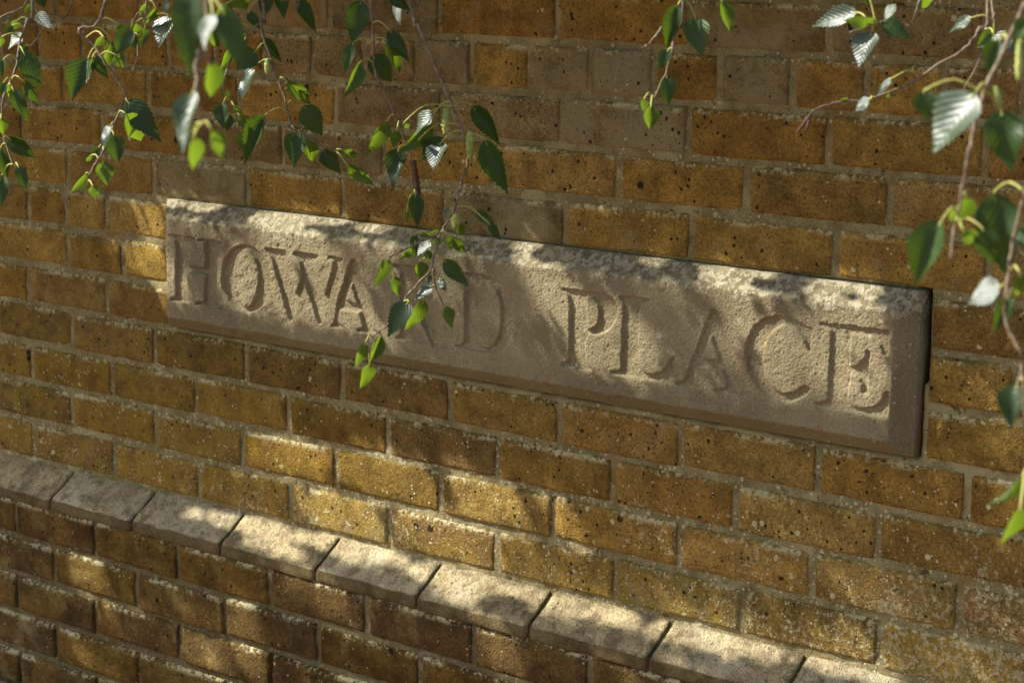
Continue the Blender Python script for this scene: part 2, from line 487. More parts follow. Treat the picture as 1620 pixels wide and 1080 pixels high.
WX0, WX1 = -1.10, 2.78
PLQ = (0.277, 1.729, 0.9315, 1.153)    # name stone outline
def mortar_sheet(x0, x1, z0, z1, y0, step, mean, amp, plaque_gap=False):
    nc, nr = int((x1 - x0) / step) + 1, int((z1 - z0) / step) + 1
    xs, zs = np.linspace(x0, x1, nc), np.linspace(z0, z1, nr)
    h = mean + amp * (0.45 * fnoise((nr, nc), 1.0) + 0.6 * fnoise((nr, nc), 3.0) + 0.6 * fnoise((nr, nc), 12.0))
    h = np.maximum(h, 0.0022)
    X, Z = np.meshgrid(xs, zs)
    if plaque_gap:
        a, b, c, d = PLQ
        g = (X > b - 0.01) & (X < b + 0.008) & (Z > c + 0.10) & (Z < d + 0.002)
        g2 = (X > a - 0.004) & (X < b + 0.001) & (Z > c - 0.001) & (Z < d + 0.0015)
        h = np.where(g | g2, 0.034, h)
    V = np.stack([X, y0 + h, Z], -1).reshape(-1, 3)
    Fc = grid_faces(nr, nc)
    # thickness: back skin
    n = len(V)
    V = np.concatenate([V, [[x0, y0 + 0.15, z0], [x1, y0 + 0.15, z0], [x1, y0 + 0.15, z1], [x0, y0 + 0.15, z1]]])
    top = [(nr - 1) * nc + i for i in range(nc)]
    bot = list(range(nc))
    Fc.append(tuple(bot[::-1]) + (n, n + 1))
    Fc.append(tuple(top) + (n + 2, n + 3))
    Fc.append((n + 3, n + 2, n + 1, n))
    Fc.append(tuple(i * nc for i in range(nr)) + (n + 3, n))
    Fc.append(tuple(i * nc + nc - 1 for i in range(nr))[::-1] + (n + 1, n + 2))
    return wchild(mesh_obj('mortar', V, Fc, M_MORTAR, None, True))

mortar_sheet(WX0, WX1, 0.60, zj(-7) - 0.002, 0.0, 0.006, 0.0046, 0.0010, True)
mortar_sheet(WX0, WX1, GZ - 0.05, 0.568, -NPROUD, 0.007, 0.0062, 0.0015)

def brick_mesh(L, seed, H=0.065, D=0.100):
    """stretcher face with worn arrises and a slightly uneven surface, centred on the face"""
    rng = np.random.default_rng(seed)
    r = 0.0058
    def axis(ln, n):
        return np.concatenate([[0, 0.3 * r, r], np.linspace(r, ln - r, n)[1:-1], [ln - r, ln - 0.3 * r, ln]]) - ln / 2
    us, vs = axis(L, max(7, int(L / 0.016))), axis(H, 6)
    nu, nv = len(us), len(vs)
    V = []
    chip = {}
    for j in range(nv):
        for i in range(nu):
            e = min(i, nu - 1 - i), min(j, nv - 1 - j)
            m = min(e)
            y = (0.0060, 0.0017, 0.0004)[m] if m < 3 else 0.0
            y += rng.normal(0, 0.00045)
            x, z = us[i], vs[j]
            if m < 3:
                x += rng.normal(0, 0.0006); z += rng.normal(0, 0.0006)
                if rng.random() < 0.09:
                    y += rng.uniform(0.0006, 0.0022)
                if e[0] < 3 and e[1] < 3:
                    y += 0.0010
            V.append((x, y, z))
    Fc = grid_faces(nv, nu)
    ring = [i for i in range(nu)] + [j * nu + nu - 1 for j in range(1, nv)] + [(nv - 1) * nu + i for i in range(nu - 2, -1, -1)] + [j * nu for j in range(nv - 2, 0, -1)]
    b = len(V)
    for k in ring:
        V.append((V[k][0] * 0.995, D, V[k][2] * 0.985))
    nr_ = len(ring)
    for k in range(nr_):
        k2 = (k + 1) % nr_
        Fc.append((ring[k2], ring[k], b + k, b + k2))
    Fc.append(tuple(b + k for k in range(nr_)))
    me = bpy.data.meshes.new('brick')
    me.from_pydata([tuple(map(float, v)) for v in V], [], Fc)
    me.polygons.foreach_set('use_smooth', [True] * len(me.polygons))
    me.materials.append(M_BRICK)
    me.update()
    return me

STRETCH = [brick_mesh(0.214, 100 + i) for i in range(10)]
HEADER = [brick_mesh(0.102, 200 + i) for i in range(6)]

OCHRE = [(0.318, 0.211, 0.066), (0.340, 0.229, 0.074), (0.290, 0.188, 0.058), (0.322, 0.205, 0.062), (0.308, 0.212, 0.080), (0.276, 0.187, 0.068), (0.300, 0.186, 0.056)]
BROWN = [(0.256, 0.170, 0.076), (0.272, 0.184, 0.086), (0.232, 0.150, 0.066)]
GREY = [(0.240, 0.190, 0.108), (0.258, 0.208, 0.124), (0.225, 0.175, 0.100)]

def brick_tone(k, xc):
    """colour, shade put in on the lowest courses, and amount of lime bloom, read off the photograph course by course"""
    g = None
    if k == -6: g = ('o', 0.10)
    if k == -5: g = ('g', 0.65) if (0.62 < xc < 0.9 or xc > 1.34) else ('o', 0.45)
    if k == -4:
        for a, b, t in ((0.84, 0.955, ('g', .7)), (0.955, 1.07, ('o', .05)), (1.07, 1.18, ('g', .62)), (1.18, 1.29, ('g', .72)),
                        (1.29, 1.40, ('o', .2)), (1.40, 1.52, ('g', .6)), (1.52, 1.63, ('o', .3)), (1.63, 1.75, ('o', .35))):
            if a < xc < b: g = t
        if 0.5 < xc < 0.84: g = ('g', 0.6)
    if k == -3:
        if 0.60 < xc < 0.9: g = ('g', .6)
        elif 0.9 < xc < 1.13: g = ('g', .55)
        elif 1.13 < xc < 1.36: g = ('g', .85)
        else: g = ('o', .2)
    if k == -2: g = ('o', .15) if xc > 0.75 else ('g', .5) if 0.3 < xc else ('o', .25)
    if k == -1:
        if 0.23 < xc < 0.47 or 0.9 < xc < 1.14: g = ('g', .7)
        elif xc > 1.36: g = ('o', .45)
        else: g = ('o', .2)
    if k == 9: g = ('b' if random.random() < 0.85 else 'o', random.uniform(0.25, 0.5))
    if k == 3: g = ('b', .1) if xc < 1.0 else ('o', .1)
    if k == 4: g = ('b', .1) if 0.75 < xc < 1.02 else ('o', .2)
    if g is None:
        g = ('b' if random.random() < 0.3 else 'o', random.uniform(0.05, 0.35))
    if k != 9 and random.random() < 0.10:
        g = (g[0], min(0.9, g[1] + random.uniform(0.2, 0.4)))
    c = random.choice({'o': OCHRE, 'b': BROWN, 'g': GREY}[g[0]])
    xc = float(xc)
    f = random.uniform(0.80, 1.18) * (0.42 if k == 9 else 0.80 if k in (3, 4, 5) and xc < 0.95 else 1.0)  # wall below the plinth darkened in colour to stand in for shade
    return (c[0] * f, c[1] * f * random.uniform(0.96, 1.03), c[2] * f, min(1, max(0, g[1] + random.uniform(-0.06, 0.06))))

def lay(k, x0, x1, y0=0.0, z=None, gap=0.0105):
    L = x1 - x0 - gap
    if L < 0.03:
        return
    st = L > 0.150
    me = random.choice(STRETCH if st else HEADER)
    o = bpy.data.objects.new('brick', me)
    COL.objects.link(o)
    wchild(o)
    zc = (zj(k) + zj(k + 1)) / 2 if z is None else z
    o.location = ((x0 + x1) / 2, y0 + random.gauss(0, 0.0006), zc + random.gauss(0, 0.0010))
    o.rotation_euler = (random.gauss(0, 0.005), random.gauss(0, 0.0035), random.gauss(0, 0.0022))
    o.scale = (L / (0.214 if st else 0.102), 1, random.uniform(0.975, 1.01))
    o.color = brick_tone(k, (x0 + x1) / 2)

def fill(k, known, pitch=0.225, lo=WX0, hi=WX1):
    xs = sorted(known)
    out = [xs[0]]
    for a, b in zip(xs, xs[1:]):
        n = max(1, round((b - a) / pitch))
        out += [a + (b - a) * i / n for i in range(1, n + 1)]
    while out[0] > lo + 0.12: out.insert(0, out[0] - pitch + random.gauss(0, 0.002))
    while out[-1] < hi - 0.12: out.append(out[-1] + pitch + random.gauss(0, 0.002))
    return out

ROWS = {-5: [0.661, 0.891, 1.118, 1.35, 1.572],
        -3: [-0.003, 0.227, 0.896, 1.129, 1.352, 1.578, 1.805],
        -2: [-0.122, 0.103, 1.001, 1.233, 1.451, 1.673],
        -1: [0.007, 0.236, 0.469, 0.689, 0.905, 1.138, 1.362, 1.594],
        3: [0.004, 0.228, 0.458, 0.684, 0.915, 1.131, 1.352, 1.58, 1.804],
        4: [-0.115, 0.11, 0.332, 0.559, 0.785, 1.012, 1.232, 1.448, 1.676],
        5: [-0.003, 0.226, 0.447, 0.668, 0.898, 1.122, 1.354, 1.576, 1.8],
        6: [-0.12, 0.112, 0.336, 0.561, 0.787, 1.013, 1.239, 1.465, 1.686]}
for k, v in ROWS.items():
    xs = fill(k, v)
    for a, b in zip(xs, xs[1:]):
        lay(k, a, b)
xs = fill(-4, [-0.065, 0.053, 0.623, 0.735, 0.845, 0.954, 1.068, 1.18, 1.291, 1.402, 1.518, 1.632, 1.742], 0.1125, -0.45, 2.25)
xs = [xs[0] - 0.45, xs[0] - 0.225] + xs + [xs[-1] + 0.225, xs[-1] + 0.45]
for a, b in zip(xs, xs[1:]):
    lay(-4, a, b)
xs = fill(-6, [0.55, 1.0, 1.45, 1.9])
for a, b in zip(xs, xs[1:]):
    lay(-6, a, b, -0.010)
PL, PR = 0.2635, 1.7425
for k, left, right in ((0, [-0.336, -0.111, -0.003, 0.108], [1.99, 2.215]), (1, [-0.225, 0.0, 0.149], [1.862, 2.09]), (2, [-0.345, -0.12, 0.102], [1.97, 2.20])):
    while left[0] > WX0 + 0.12: left.insert(0, left[0] - 0.225)
    while right[-1] < WX1 - 0.12: right.append(right[-1] + 0.225)
    left = left + [PL + 0.0095]
    right = [PR - 0.006] + right
    for s in (left, right):
        for a, b in zip(s, s[1:]):
            lay(k, a, b)

def plinth_mesh(seed, L=0.2165):
    rng = np.random.default_rng(seed)
    r = 0.0035
    us = np.concatenate([[0, r, 3 * r], np.linspace(3 * r, L - 3 * r, 12)[1:-1], [L - 3 * r, L - r, L]]) - L / 2
    # profile (y, z) from the top at the wall face, down the splay and the nose
    prof = [(0.030, 0.622), (0.004, 0.6215), (-0.002, 0.619), (-0.014, 0.610), (-0.027, 0.6005), (-0.041, 0.5925), (-0.049, 0.5868), (-0.0545, 0.5828),
            (-0.0572, 0.5795), (-0.0582, 0.577), (-0.0584, 0.568), (-0.058, 0.5615), (-0.055, 0.5585), (-0.040, 0.558), (0.030, 0.558)]
    V = []
    for (py, pz) in prof:
        for i, x in enumerate(us):
            e = min(i, len(us) - 1 - i)
            yy, zz = py + rng.normal(0, 0.0006), pz + rng.normal(0, 0.0006)
            if e == 0:
                yy += 0.0026 if py < 0 else 0
                zz -= 0.0028 if pz > 0.57 else -0.002
            if py < -0.05 and rng.random() < 0.12:
                yy += rng.uniform(0.0008, 0.003); 
            V.append((x + (rng.normal(0, 0.0006) if e < 2 else 0), yy, zz - 0.59))
    n, q = len(us), len(prof)
    Fc = [(a, a + n, a + n + 1, a + 1) for j in range(q - 1) for a in range(j * n, j * n + n - 1)]
    Fc.append(tuple(j * n for j in range(q))[::-1])
    Fc.append(tuple(j * n + n - 1 for j in range(q)))
    Fc.append(tuple(range(n)) + tuple((q - 1) * n + i for i in range(n - 1, -1, -1)))
    me = bpy.data.meshes.new('plinth_brick')
    me.from_pydata([tuple(map(float, v)) for v in V], [], Fc)
    me.polygons.foreach_set('use_smooth', [True] * len(me.polygons))
    me.materials.append(M_PLINTH)
    me.update()
    return me
PM = [plinth_mesh(300 + i) for i in range(6)]
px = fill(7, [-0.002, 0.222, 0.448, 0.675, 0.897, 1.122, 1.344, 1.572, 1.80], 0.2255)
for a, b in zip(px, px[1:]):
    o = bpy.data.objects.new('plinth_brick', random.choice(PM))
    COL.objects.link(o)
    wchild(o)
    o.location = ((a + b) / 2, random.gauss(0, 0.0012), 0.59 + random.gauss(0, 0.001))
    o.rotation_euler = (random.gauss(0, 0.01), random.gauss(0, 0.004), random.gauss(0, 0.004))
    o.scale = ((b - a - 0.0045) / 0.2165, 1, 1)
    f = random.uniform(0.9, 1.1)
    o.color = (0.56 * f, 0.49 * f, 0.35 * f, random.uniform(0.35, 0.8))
# mortar bed under the splay
BED = [(0.06, 0.6140), (0.004, 0.6140), (-0.047, 0.5790), (-0.0500, 0.5760), (-0.0500, 0.5605), (-0.047, 0.556), (-0.047, 0.545), (0.06, 0.545)]
nb = len(BED)
V = [(x, y, z) for x in (WX0, WX1) for y, z in BED]
Fc = [(k, (k + 1) % nb, (k + 1) % nb + nb, k + nb) for k in range(nb)] + [tuple(range(nb))[::-1], tuple(range(nb, 2 * nb))]
wchild(mesh_obj('mortar', V, Fc, M_MORTAR))

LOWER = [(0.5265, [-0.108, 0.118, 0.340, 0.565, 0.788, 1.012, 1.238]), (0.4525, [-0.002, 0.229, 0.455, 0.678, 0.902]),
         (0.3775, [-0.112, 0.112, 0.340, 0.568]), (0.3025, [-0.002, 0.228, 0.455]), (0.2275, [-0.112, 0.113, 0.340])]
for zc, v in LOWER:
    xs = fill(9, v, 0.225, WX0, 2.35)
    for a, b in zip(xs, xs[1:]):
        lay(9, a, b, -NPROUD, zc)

# ------------------------------------------------------------------ name stone
YF = -0.031
def zoomed(ox, oy, s, pts):
    return [(ox + x / s, oy + y / s) for x, y in pts]
S1 = 1122 / 270
def ell(cx, cy, a, b, skew, n=48):
    return [(cx + a * math.cos(t), cy + b * math.sin(t) + skew * a * math.cos(t)) for t in np.linspace(0, 2 * math.pi, n, endpoint=False)]
LET = []      # (outline in photograph pixels, +1 cut / -1 island)
def cut(ox, oy, s, pts, sg=1):
    LET.append((zoomed(ox, oy, s, pts), sg))
# H
cut(250, 300, S1, [(65, 295), (238, 318), (238, 335), (195, 345), (190, 503), (302, 518), (302, 345), (255, 340), (255, 322), (410, 345), (408, 362), (378, 368), (386, 745), (425, 770), (425, 785),
                   (245, 755), (250, 738), (302, 738), (302, 555), (190, 542), (190, 720), (205, 735), (205, 750), (75, 728), (75, 710), (112, 705), (115, 370), (100, 330)])
# O
cut(250, 300, S1, ell(577, 586, 162, 222, 0.12))
cut(250, 300, S1, ell(574, 582, 82, 192, 0.10), -1)
# W
cut(410, 340, S1, [(40, 213), (172, 234), (176, 250), (163, 275), (168, 310), (238, 527), (278, 395), (262, 305), (222, 258), (222, 240), (386, 266), (384, 280), (355, 305), (358, 345), (430, 540), (488, 330),
                   (484, 300), (450, 288), (452, 270), (548, 284), (545, 300), (528, 312), (440, 610), (404, 716), (388, 718), (300, 450), (212, 698), (196, 696), (88, 310), (70, 268), (42, 228)])
# A
cut(410, 340, S1, [(600, 296), (628, 292), (648, 330), (742, 752), (775, 772), (775, 788), (642, 768), (642, 752), (682, 740), (657, 640), (528, 622), (512, 690), (524, 722), (556, 734), (555, 750), (470, 735), (472, 720), (492, 710), (512, 590)])
cut(410, 340, S1, [(602, 450), (566, 562), (645, 588)], -1)
# R
cut(590, 380, S1, [(130, 160), (290, 178), (360, 200), (420, 250), (432, 320), (400, 390), (350, 425), (400, 560), (445, 680), (480, 700), (480, 716), (392, 702), (330, 560), (285, 440), (262, 432), (262, 630), (282, 650), (282, 668), (150, 650), (150, 634), (180, 625), (178, 205), (130, 178)])
cut(590, 380, S1, [(262, 225), (310, 240), (335, 290), (325, 350), (290, 390), (262, 385)], -1)
# D
cut(590, 380, S1, [(535, 208), (700, 224), (800, 252), (880, 320), (928, 430), (932, 520), (915, 630), (870, 710), (800, 742), (720, 735), (535, 705), (535, 690), (575, 685), (598, 660), (602, 260), (575, 232), (535, 224)])
cut(590, 380, S1, [(692, 262), (760, 275), (812, 330), (842, 430), (842, 540), (822, 640), (780, 700), (735, 712), (692, 690)], -1)
# P
cut(850, 410, S1, [(163, 190), (440, 228), (500, 262), (530, 325), (520, 395), (480, 460), (440, 488), (375, 500), (328, 490), (312, 560), (310, 650), (322, 700), (352, 725), (350, 742), (155, 700), (155, 684), (195, 672), (206, 640), (206, 290), (190, 225), (163, 206)])
cut(850, 410, S1, [(320, 248), (370, 262), (402, 310), (410, 370), (394, 428), (358, 462), (325, 462)], -1)
# L
cut(850, 410, S1, [(536, 240), (735, 264), (735, 280), (690, 290), (672, 320), (662, 560), (664, 710), (700, 745), (760, 760), (820, 742), (850, 700), (868, 650), (902, 642), (886, 826), (480, 755), (480, 738), (530, 734), (546, 715), (562, 400), (566, 300), (538, 256)])
# A
cut(1020, 430, S1, [(440, 244), (468, 246), (500, 330), (560, 480), (640, 700), (668, 780), (702, 796), (700, 812), (452, 786), (452, 770), (520, 766), (542, 742), (512, 640), (345, 612), (318, 690), (330, 738), (362, 752), (360, 770), (178, 745), (180, 732), (238, 722), (268, 690), (300, 590), (340, 500)])
cut(1020, 430, S1, [(432, 420), (372, 570), (488, 586)], -1)
# C
cut(1210, 440, 3.6, [(268, 285), (256, 420), (246, 420), (222, 352), (178, 292), (110, 264), (62, 282), (20, 330), (-6, 400), (-8, 490), (12, 575), (48, 630), (105, 658), (165, 648), (230, 606), (262, 632), (232, 672), (170, 702), (105, 712), (30, 690), (-40, 630), (-92, 540), (-112, 440), (-100, 350), (-62, 272), (0, 228), (70, 214), (140, 228), (205, 256), (245, 282)])
# E
cut(1210, 440, 3.6, [(312, 250), (712, 298), (700, 448), (672, 442), (655, 380), (610, 340), (545, 324), (488, 320), (480, 500), (512, 502), (545, 480), (568, 445), (572, 408), (594, 408), (584, 664), (548, 660), (548, 610), (530, 565), (486, 535),
                     (470, 690), (492, 725), (560, 742), (625, 728), (664, 690), (680, 648), (708, 645), (690, 806), (284, 722), (284, 706), (338, 704), (354, 685), (378, 310), (362, 286), (314, 268)])

def in_poly(X, Z, poly):
    r = np.zeros(X.shape, bool)
    n = len(poly)
    for i in range(n):
        (x1, z1), (x2, z2) = poly[i], poly[(i + 1) % n]
        if z1 == z2:
            continue
        c = ((z1 > Z) != (z2 > Z)) & (X < (x2 - x1) * (Z - z1) / (z2 - z1) + x1)
        r ^= c
    return r

def name_stone():
    x0, x1, z0, z1 = PLQ
    st = 0.00105
    nc, nr = int((x1 - x0) / st) + 1, int((z1 - z0) / st) + 1
    xs, zs = np.linspace(x0, x1, nc), np.linspace(z0, z1, nr)
    X, Z = np.meshgrid(xs, zs)
    wob = fnoise((nr, nc), 5) * 0.00025 + fnoise((nr, nc), 18) * 0.0004
    wob2 = fnoise((nr, nc), 6) * 0.00025
    mask = np.zeros((nr, nc))
    for px_, sg in LET:
        poly = [(float(p[0]), float(p[2])) for p in (on_plane(x, y, YF) for x, y in px_)]
        m = in_poly(X + wob, Z + wob2, poly)
        mask = np.where(m, 1.0 if sg > 0 else 0.0, mask)
    c = np.clip(blur(mask, 1.25), 0, 1) ** 1.6
    edge = np.minimum.reduce([(X - x0) / 0.023, (x1 - X) / 0.025, (z1 - Z) / 0.028, (Z - z0) / 0.021])
    edge = edge + fnoise((nr, nc), 9) * 0.022 + fnoise((nr, nc), 30) * 0.02
    edge = blur(np.clip(edge, 0, 1), 0.9)
    chip = np.clip(fnoise((nr, nc), 7) - 2.1, 0, 1) * 0.006 * np.clip(1.2 - np.abs(edge - 0.85) * 9, 0, 1)
    y = -0.006 - edge * (abs(YF) - 0.006)
    dep = (0.0068 - 0.0018 * np.clip((X - 0.65) / 0.45, 0, 1)) * (1 + 0.08 * fnoise((nr, nc), 40))
    worn = 0.00027 * fnoise((nr, nc), 0.9) + 0.00016 * fnoise((nr, nc), 2.2) + 0.00010 * fnoise((nr, nc), 5) + 0.0003 * fnoise((nr, nc), 30)
    rough_zone = np.clip(1.0 - (X - 0.42) / 0.45, 0, 1) * np.clip((X - 0.36) / 0.08, 0, 1)
    worn += rough_zone * (1 - c) * 0.00075 * fnoise((nr, nc), 3.6)
    y = y + c * dep + worn + chip
    V = np.stack([X, y, Z], -1).reshape(-1, 3)
    Fc = grid_faces(nr, nc)
    n = len(V)
    yb = 0.030
    V = np.concatenate([V, [[x0, yb, z0], [x1, yb, z0], [x1, yb, z1], [x0, yb, z1]]])
    Fc.append(tuple(range(nc))[::-1] + (n, n + 1))
    Fc.append(tuple((nr - 1) * nc + i for i in range(nc)) + (n + 2, n + 3))
    Fc.append((n + 3, n + 2, n + 1, n))
    Fc.append(tuple(i * nc for i in range(nr)) + (n + 3, n))
    Fc.append(tuple(i * nc + nc - 1 for i in range(nr))[::-1] + (n + 1, n + 2))
    o = mesh_obj('name_stone', V, Fc, M_STONE, None, True)
    tag(o, 'long carved limestone street name block with chamfered edges, set into the brick wall', 'name stone')
name_stone()

# ------------------------------------------------------------------ birch foliage
def leaf_mesh(seed, fold, droop, twist, mat):
    rng = np.random.default_rng(seed)
    T = [0, .06, .15, .28, .40, .55, .70, .82, .92, 1.0]
    Wd = [0.03, .40, .74, .98, 1.0, .88, .62, .36, .13, 0.0]
    rows = 25
    V = []
    wav, fr, ph, bend = rng.uniform(0.02, 0.07), rng.uniform(5, 9), rng.uniform(0, 6), rng.uniform(-0.10, 0.10)
    for i in range(rows):
        t = i / (rows - 1)
        w = float(np.interp(t, T, Wd)) * 0.5
        tooth = (0.030 if i % 2 else -0.012) if 0.08 < t < 0.96 else 0
        for u in (-1, -0.55, 0, 0.55, 1):
            ww = w + (tooth * (0.4 + w) * 1.6 if abs(u) == 1 else 0)
            x = u * max(ww, 0.004)
            yy = t + (0.018 if abs(u) == 1 and i % 2 else 0) - 0.05 * abs(x)
            zz = fold * abs(x) - droop * t * t + twist * x * (t - 0.4) + 0.0025 * math.sin((t - abs(x) * 0.75) * 52) * min(1, abs(u) * 1.6) * (1 if abs(u) < 1 else 0.5)
            zz += wav * math.sin(t * fr + ph + (2.0 if u > 0 else 0)) * abs(x) * 2 + rng.normal(0, 0.003)
            x += bend * t * t
            V.append((x, yy, zz))
    me = bpy.data.meshes.new('leaf')
    me.from_pydata([tuple(map(float, v)) for v in V], [], grid_faces(rows, 5))
    me.polygons.foreach_set('use_smooth', [True] * len(me.polygons))
    me.materials.append(mat)
    me.update()
    return me
SHAPES = [(21, .30, .30, .35), (22, .20, .36, -.3), (23, .40, .24, .1), (24, .15, .12, .4), (25, .5, .2, -.1), (1, .22, .10, .15), (2, .35, .20, -.2), (3, .12, .28, .25), (4, .28, -.06, .1), (5, .18, .16, -.35), (6, .45, .12, .2)]
LEAVES = [leaf_mesh(*q, M_LEAF) for q in SHAPES]
LEAVES_SHADE = [leaf_mesh(*q, M_LEAF_SHADE) for q in SHAPES]
LEAVES_FLAT = [leaf_mesh(*q, M_LEAF_GLARE) for q in ((11, .12, .12, .15), (12, .16, .10, -.18), (13, .08, .18, .2), (14, .20, .12, .1), (15, .12, .16, -.15), (16, .10, .20, .12))]

def unit(v):
    return v / (np.linalg.norm(v) + 1e-12)

SUNNY = []      # leaves that stand in the sun: (point, radius)
LRNG = np.random.default_rng(5)
def add_leaf(root, bx, by, tx, ty, w, tone, depth, twigs):
    B = at(bx, by, depth)
    v = unit(CAM - B)
    s0 = unit(SUN - v * (SUN @ v))
    if tone == 'b':
        n = unit(v * 0.80 - SUN * 0.62)
    elif tone == 'w':
        n = unit(v + SUN)
    elif tone == 'p':
        n = unit(v * 1.0 + SUN * 0.45)
    elif tone == 'g':
        n = unit(v - SUN * 0.30)
    else:
        n = unit(v + SUN * 0.12)
    n = unit(n + LRNG.normal(0, 0.16 if tone in 'bg' else 0.05 if tone == 'w' else 0.11, 3))
    if n @ v < 0.3:
        n = unit(n + v * 0.5)
    d = ray(tx, ty)
    t = ((B - CAM) @ n) / (d @ n)
    Tp = CAM + d * t
    ax = Tp - B
    Ln = np.linalg.norm(ax)
    ax = ax / Ln
    side = np.cross(ax, n)
    c0 = (B + Tp) / 2
    a0, a1 = to_px(c0 + side * 0.01), to_px(c0 - side * 0.01)
    ppm = math.hypot(a0[0] - a1[0], a0[1] - a1[1]) / 0.02
    W = w / max(ppm, 250)
    W = min(max(W, 0.38 * Ln), 0.80 * Ln)
    o = bpy.data.objects.new('leaf', (LEAVES if tone in 'bg' else LEAVES_FLAT if tone == 'w' else LEAVES_SHADE)[LRNG.integers(99) % (6 if tone == 'w' else len(LEAVES))])
    COL.objects.link(o)
    o.parent = root
    o.matrix_parent_inverse = Matrix.Translation(-Vector(root.location))
    o.matrix_basis = Matrix(((side[0] * W, ax[0] * Ln, n[0] * Ln, B[0]), (side[1] * W, ax[1] * Ln, n[1] * Ln, B[1]), (side[2] * W, ax[2] * Ln, n[2] * Ln, B[2]), (0, 0, 0, 1)))
    if tone in 'bwpg':
        SUNNY.append((c0, Ln * (0.55 if tone == 'w' else 0.36)))
    # petiole to the nearest twig, a little upstream
    best = None
    for tw in twigs:
        for p in tw:
            q = np.linalg.norm(p - B)
            q2 = q + (0.02 if p[2] < B[2] - 0.004 else 0)
            if best is None or q2 < best[0]:
                best = (q2, p)
    p = best[1]
    if np.linalg.norm(p - B) < 0.075:
        mid = (p + B) / 2 + np.array([0, 0, 0.12 * np.linalg.norm(p - B)]) - ax * 0.10 * np.linalg.norm(p - B)
        pts = smooth_line([p, mid, B, B + ax * Ln * 0.12 + n * Ln * 0.01], 3)
        V, Fc = tube(pts, [0.0010] * (len(pts) - 3) + [0.0008, 0.0007, 0.0005], 5)
    else:
        V, Fc = tube(smooth_line([B - ax * 0.016 + np.array([0, 0, 0.006]), B - ax * 0.006, B + ax * Ln * 0.1 + n * Ln * 0.01], 3), 0.00065, 5)
    Mi = o.matrix_basis.inverted()
    V = [tuple(Mi @ Vector(q)) for q in V]
    mesh_obj('petiole', V, Fc, M_PETIOLE, o, True)

def catkin(root, name, p0, p1, rad, mat):
    V, Fc = [], []
    n = 13
    pts = [p0 + (p1 - p0) * t + np.array([0, 0, -0.05 * math.sin(t * 3.1) * np.linalg.norm(p1 - p0)]) for t in np.linspace(0, 1, n)]
    rr = [rad * (0.35 + 0.65 * math.sin(math.pi * min(1, 0.12 + t * 0.82))) * (1.0 + (0.16 if i % 2 else -0.10)) for i, t in enumerate(np.linspace(0, 1, n))]
    V, Fc = tube(pts, rr, 9)
    V = [v + LRNG.normal(0, rad * 0.07, 3) for v in V]
    o = mesh_obj(name, V, Fc, mat, root, True)
    o.matrix_parent_inverse = Matrix.Translation(-Vector(root.location))

def branch(label, depth, ox, oy, s, stems, leaves, catkins=(), spread=0.05, r0=0.0021, top=True, group='hanging birch twigs'):
    """stems: list of pixel polylines (first one is the leader); leaves: bx,by,tx,ty,w,tone in zoomed pixels"""
    c = lambda p: (ox + p[0] / s, oy + p[1] / s)
    st3 = []
    for i, st in enumerate(stems):
        dd = depth + (LRNG.uniform(-spread, spread) * 0.4 if i else 0)
        P = [at(*c(p), dd + LRNG.uniform(-0.008, 0.008)) for p in st]
        if top and c(st[0])[1] < 6:
            a = P[0]
            lead = unit(P[0] - P[1])
            P = [a + lead * 0.10 + np.array([-0.10, -0.02, 0.46]), a + lead * 0.08 + np.array([-0.03, 0, 0.22])] + P
        st3.append(smooth_line(P, 5))
    root = empty('birch_branch', tuple(st3[0][0]))
    tag(root, label, 'branch', group)
    for i, P in enumerate(st3):
        n = len(P)
        r1 = r0 if i == 0 else r0 * 0.75
        V, Fc = tube([p + LRNG.normal(0, 0.0005, 3) for p in P], [r1 * (1.0 - 0.58 * k / (n - 1)) * (1.25 if k % 5 == 0 else 1) for k in range(n)], 7)
        o = mesh_obj('stem' if i == 0 else 'twig', V, Fc, M_TWIG, root, True)
        o.matrix_parent_inverse = Matrix.Translation(-Vector(root.location))
    for (bx, by, tx, ty, w, tone) in leaves:
        b, t = c((bx, by)), c((tx, ty))
        add_leaf(root, b[0], b[1], t[0], t[1], w / s, tone, depth + LRNG.uniform(-spread, spread) * 0.6, st3)
    for (bx, by, tx, ty, w, kind) in catkins:
        dd = depth + LRNG.uniform(-0.01, 0.01)
        b, t = at(*c((bx, by)), dd), at(*c((tx, ty)), dd)
        catkin(root, 'catkin' if kind == 'g' else 'dry_catkin', b, t, w / s / F_PX * dd * 0.5, M_CATKIN if kind == 'g' else M_DRY)
    return root

branch('birch twig of dark leaves hanging at the far left edge', 2.55, 0, 0, 3,
       [[(155, 0), (130, 90), (95, 210), (75, 330), (20, 460), (10, 560), (20, 660), (60, 770), (85, 800)], [(345, 0), (250, 60), (215, 125), (150, 215), (95, 240)], [(0, 85), (100, 40), (130, 0)]],
       [(110, 245, 190, 420, 100, 'd'), (60, 420, 130, 575, 70, 'd'), (110, 385, 190, 500, 60, 'd'), (40, 655, 165, 755, 75, 'd'), (5, 700, 20, 850, 80, 'd'), (85, 785, 130, 910, 55, 'd'), (10, 830, 0, 980, 80, 'd'),
        (175, 60, 240, 135, 40, 'w'), (85, 95, 60, 150, 60, 'b'), (110, 160, 30, 220, 60, 'w'), (20, 280, 0, 370, 50, 'p'), (20, 390, -5, 450, 60, 'd'), (45, 400, 45, 475, 30, 'b'), (10, 175, 0, 230, 30, 'b'), (190, -20, 205, 40, 50, 'd'), (60, 120, 20, 165, 45, 'd'), (130, 215, 88, 262, 40, 'd'), (5, 560, 18, 645, 50, 'g'), (150, 20, 118, 70, 40, 'b')])
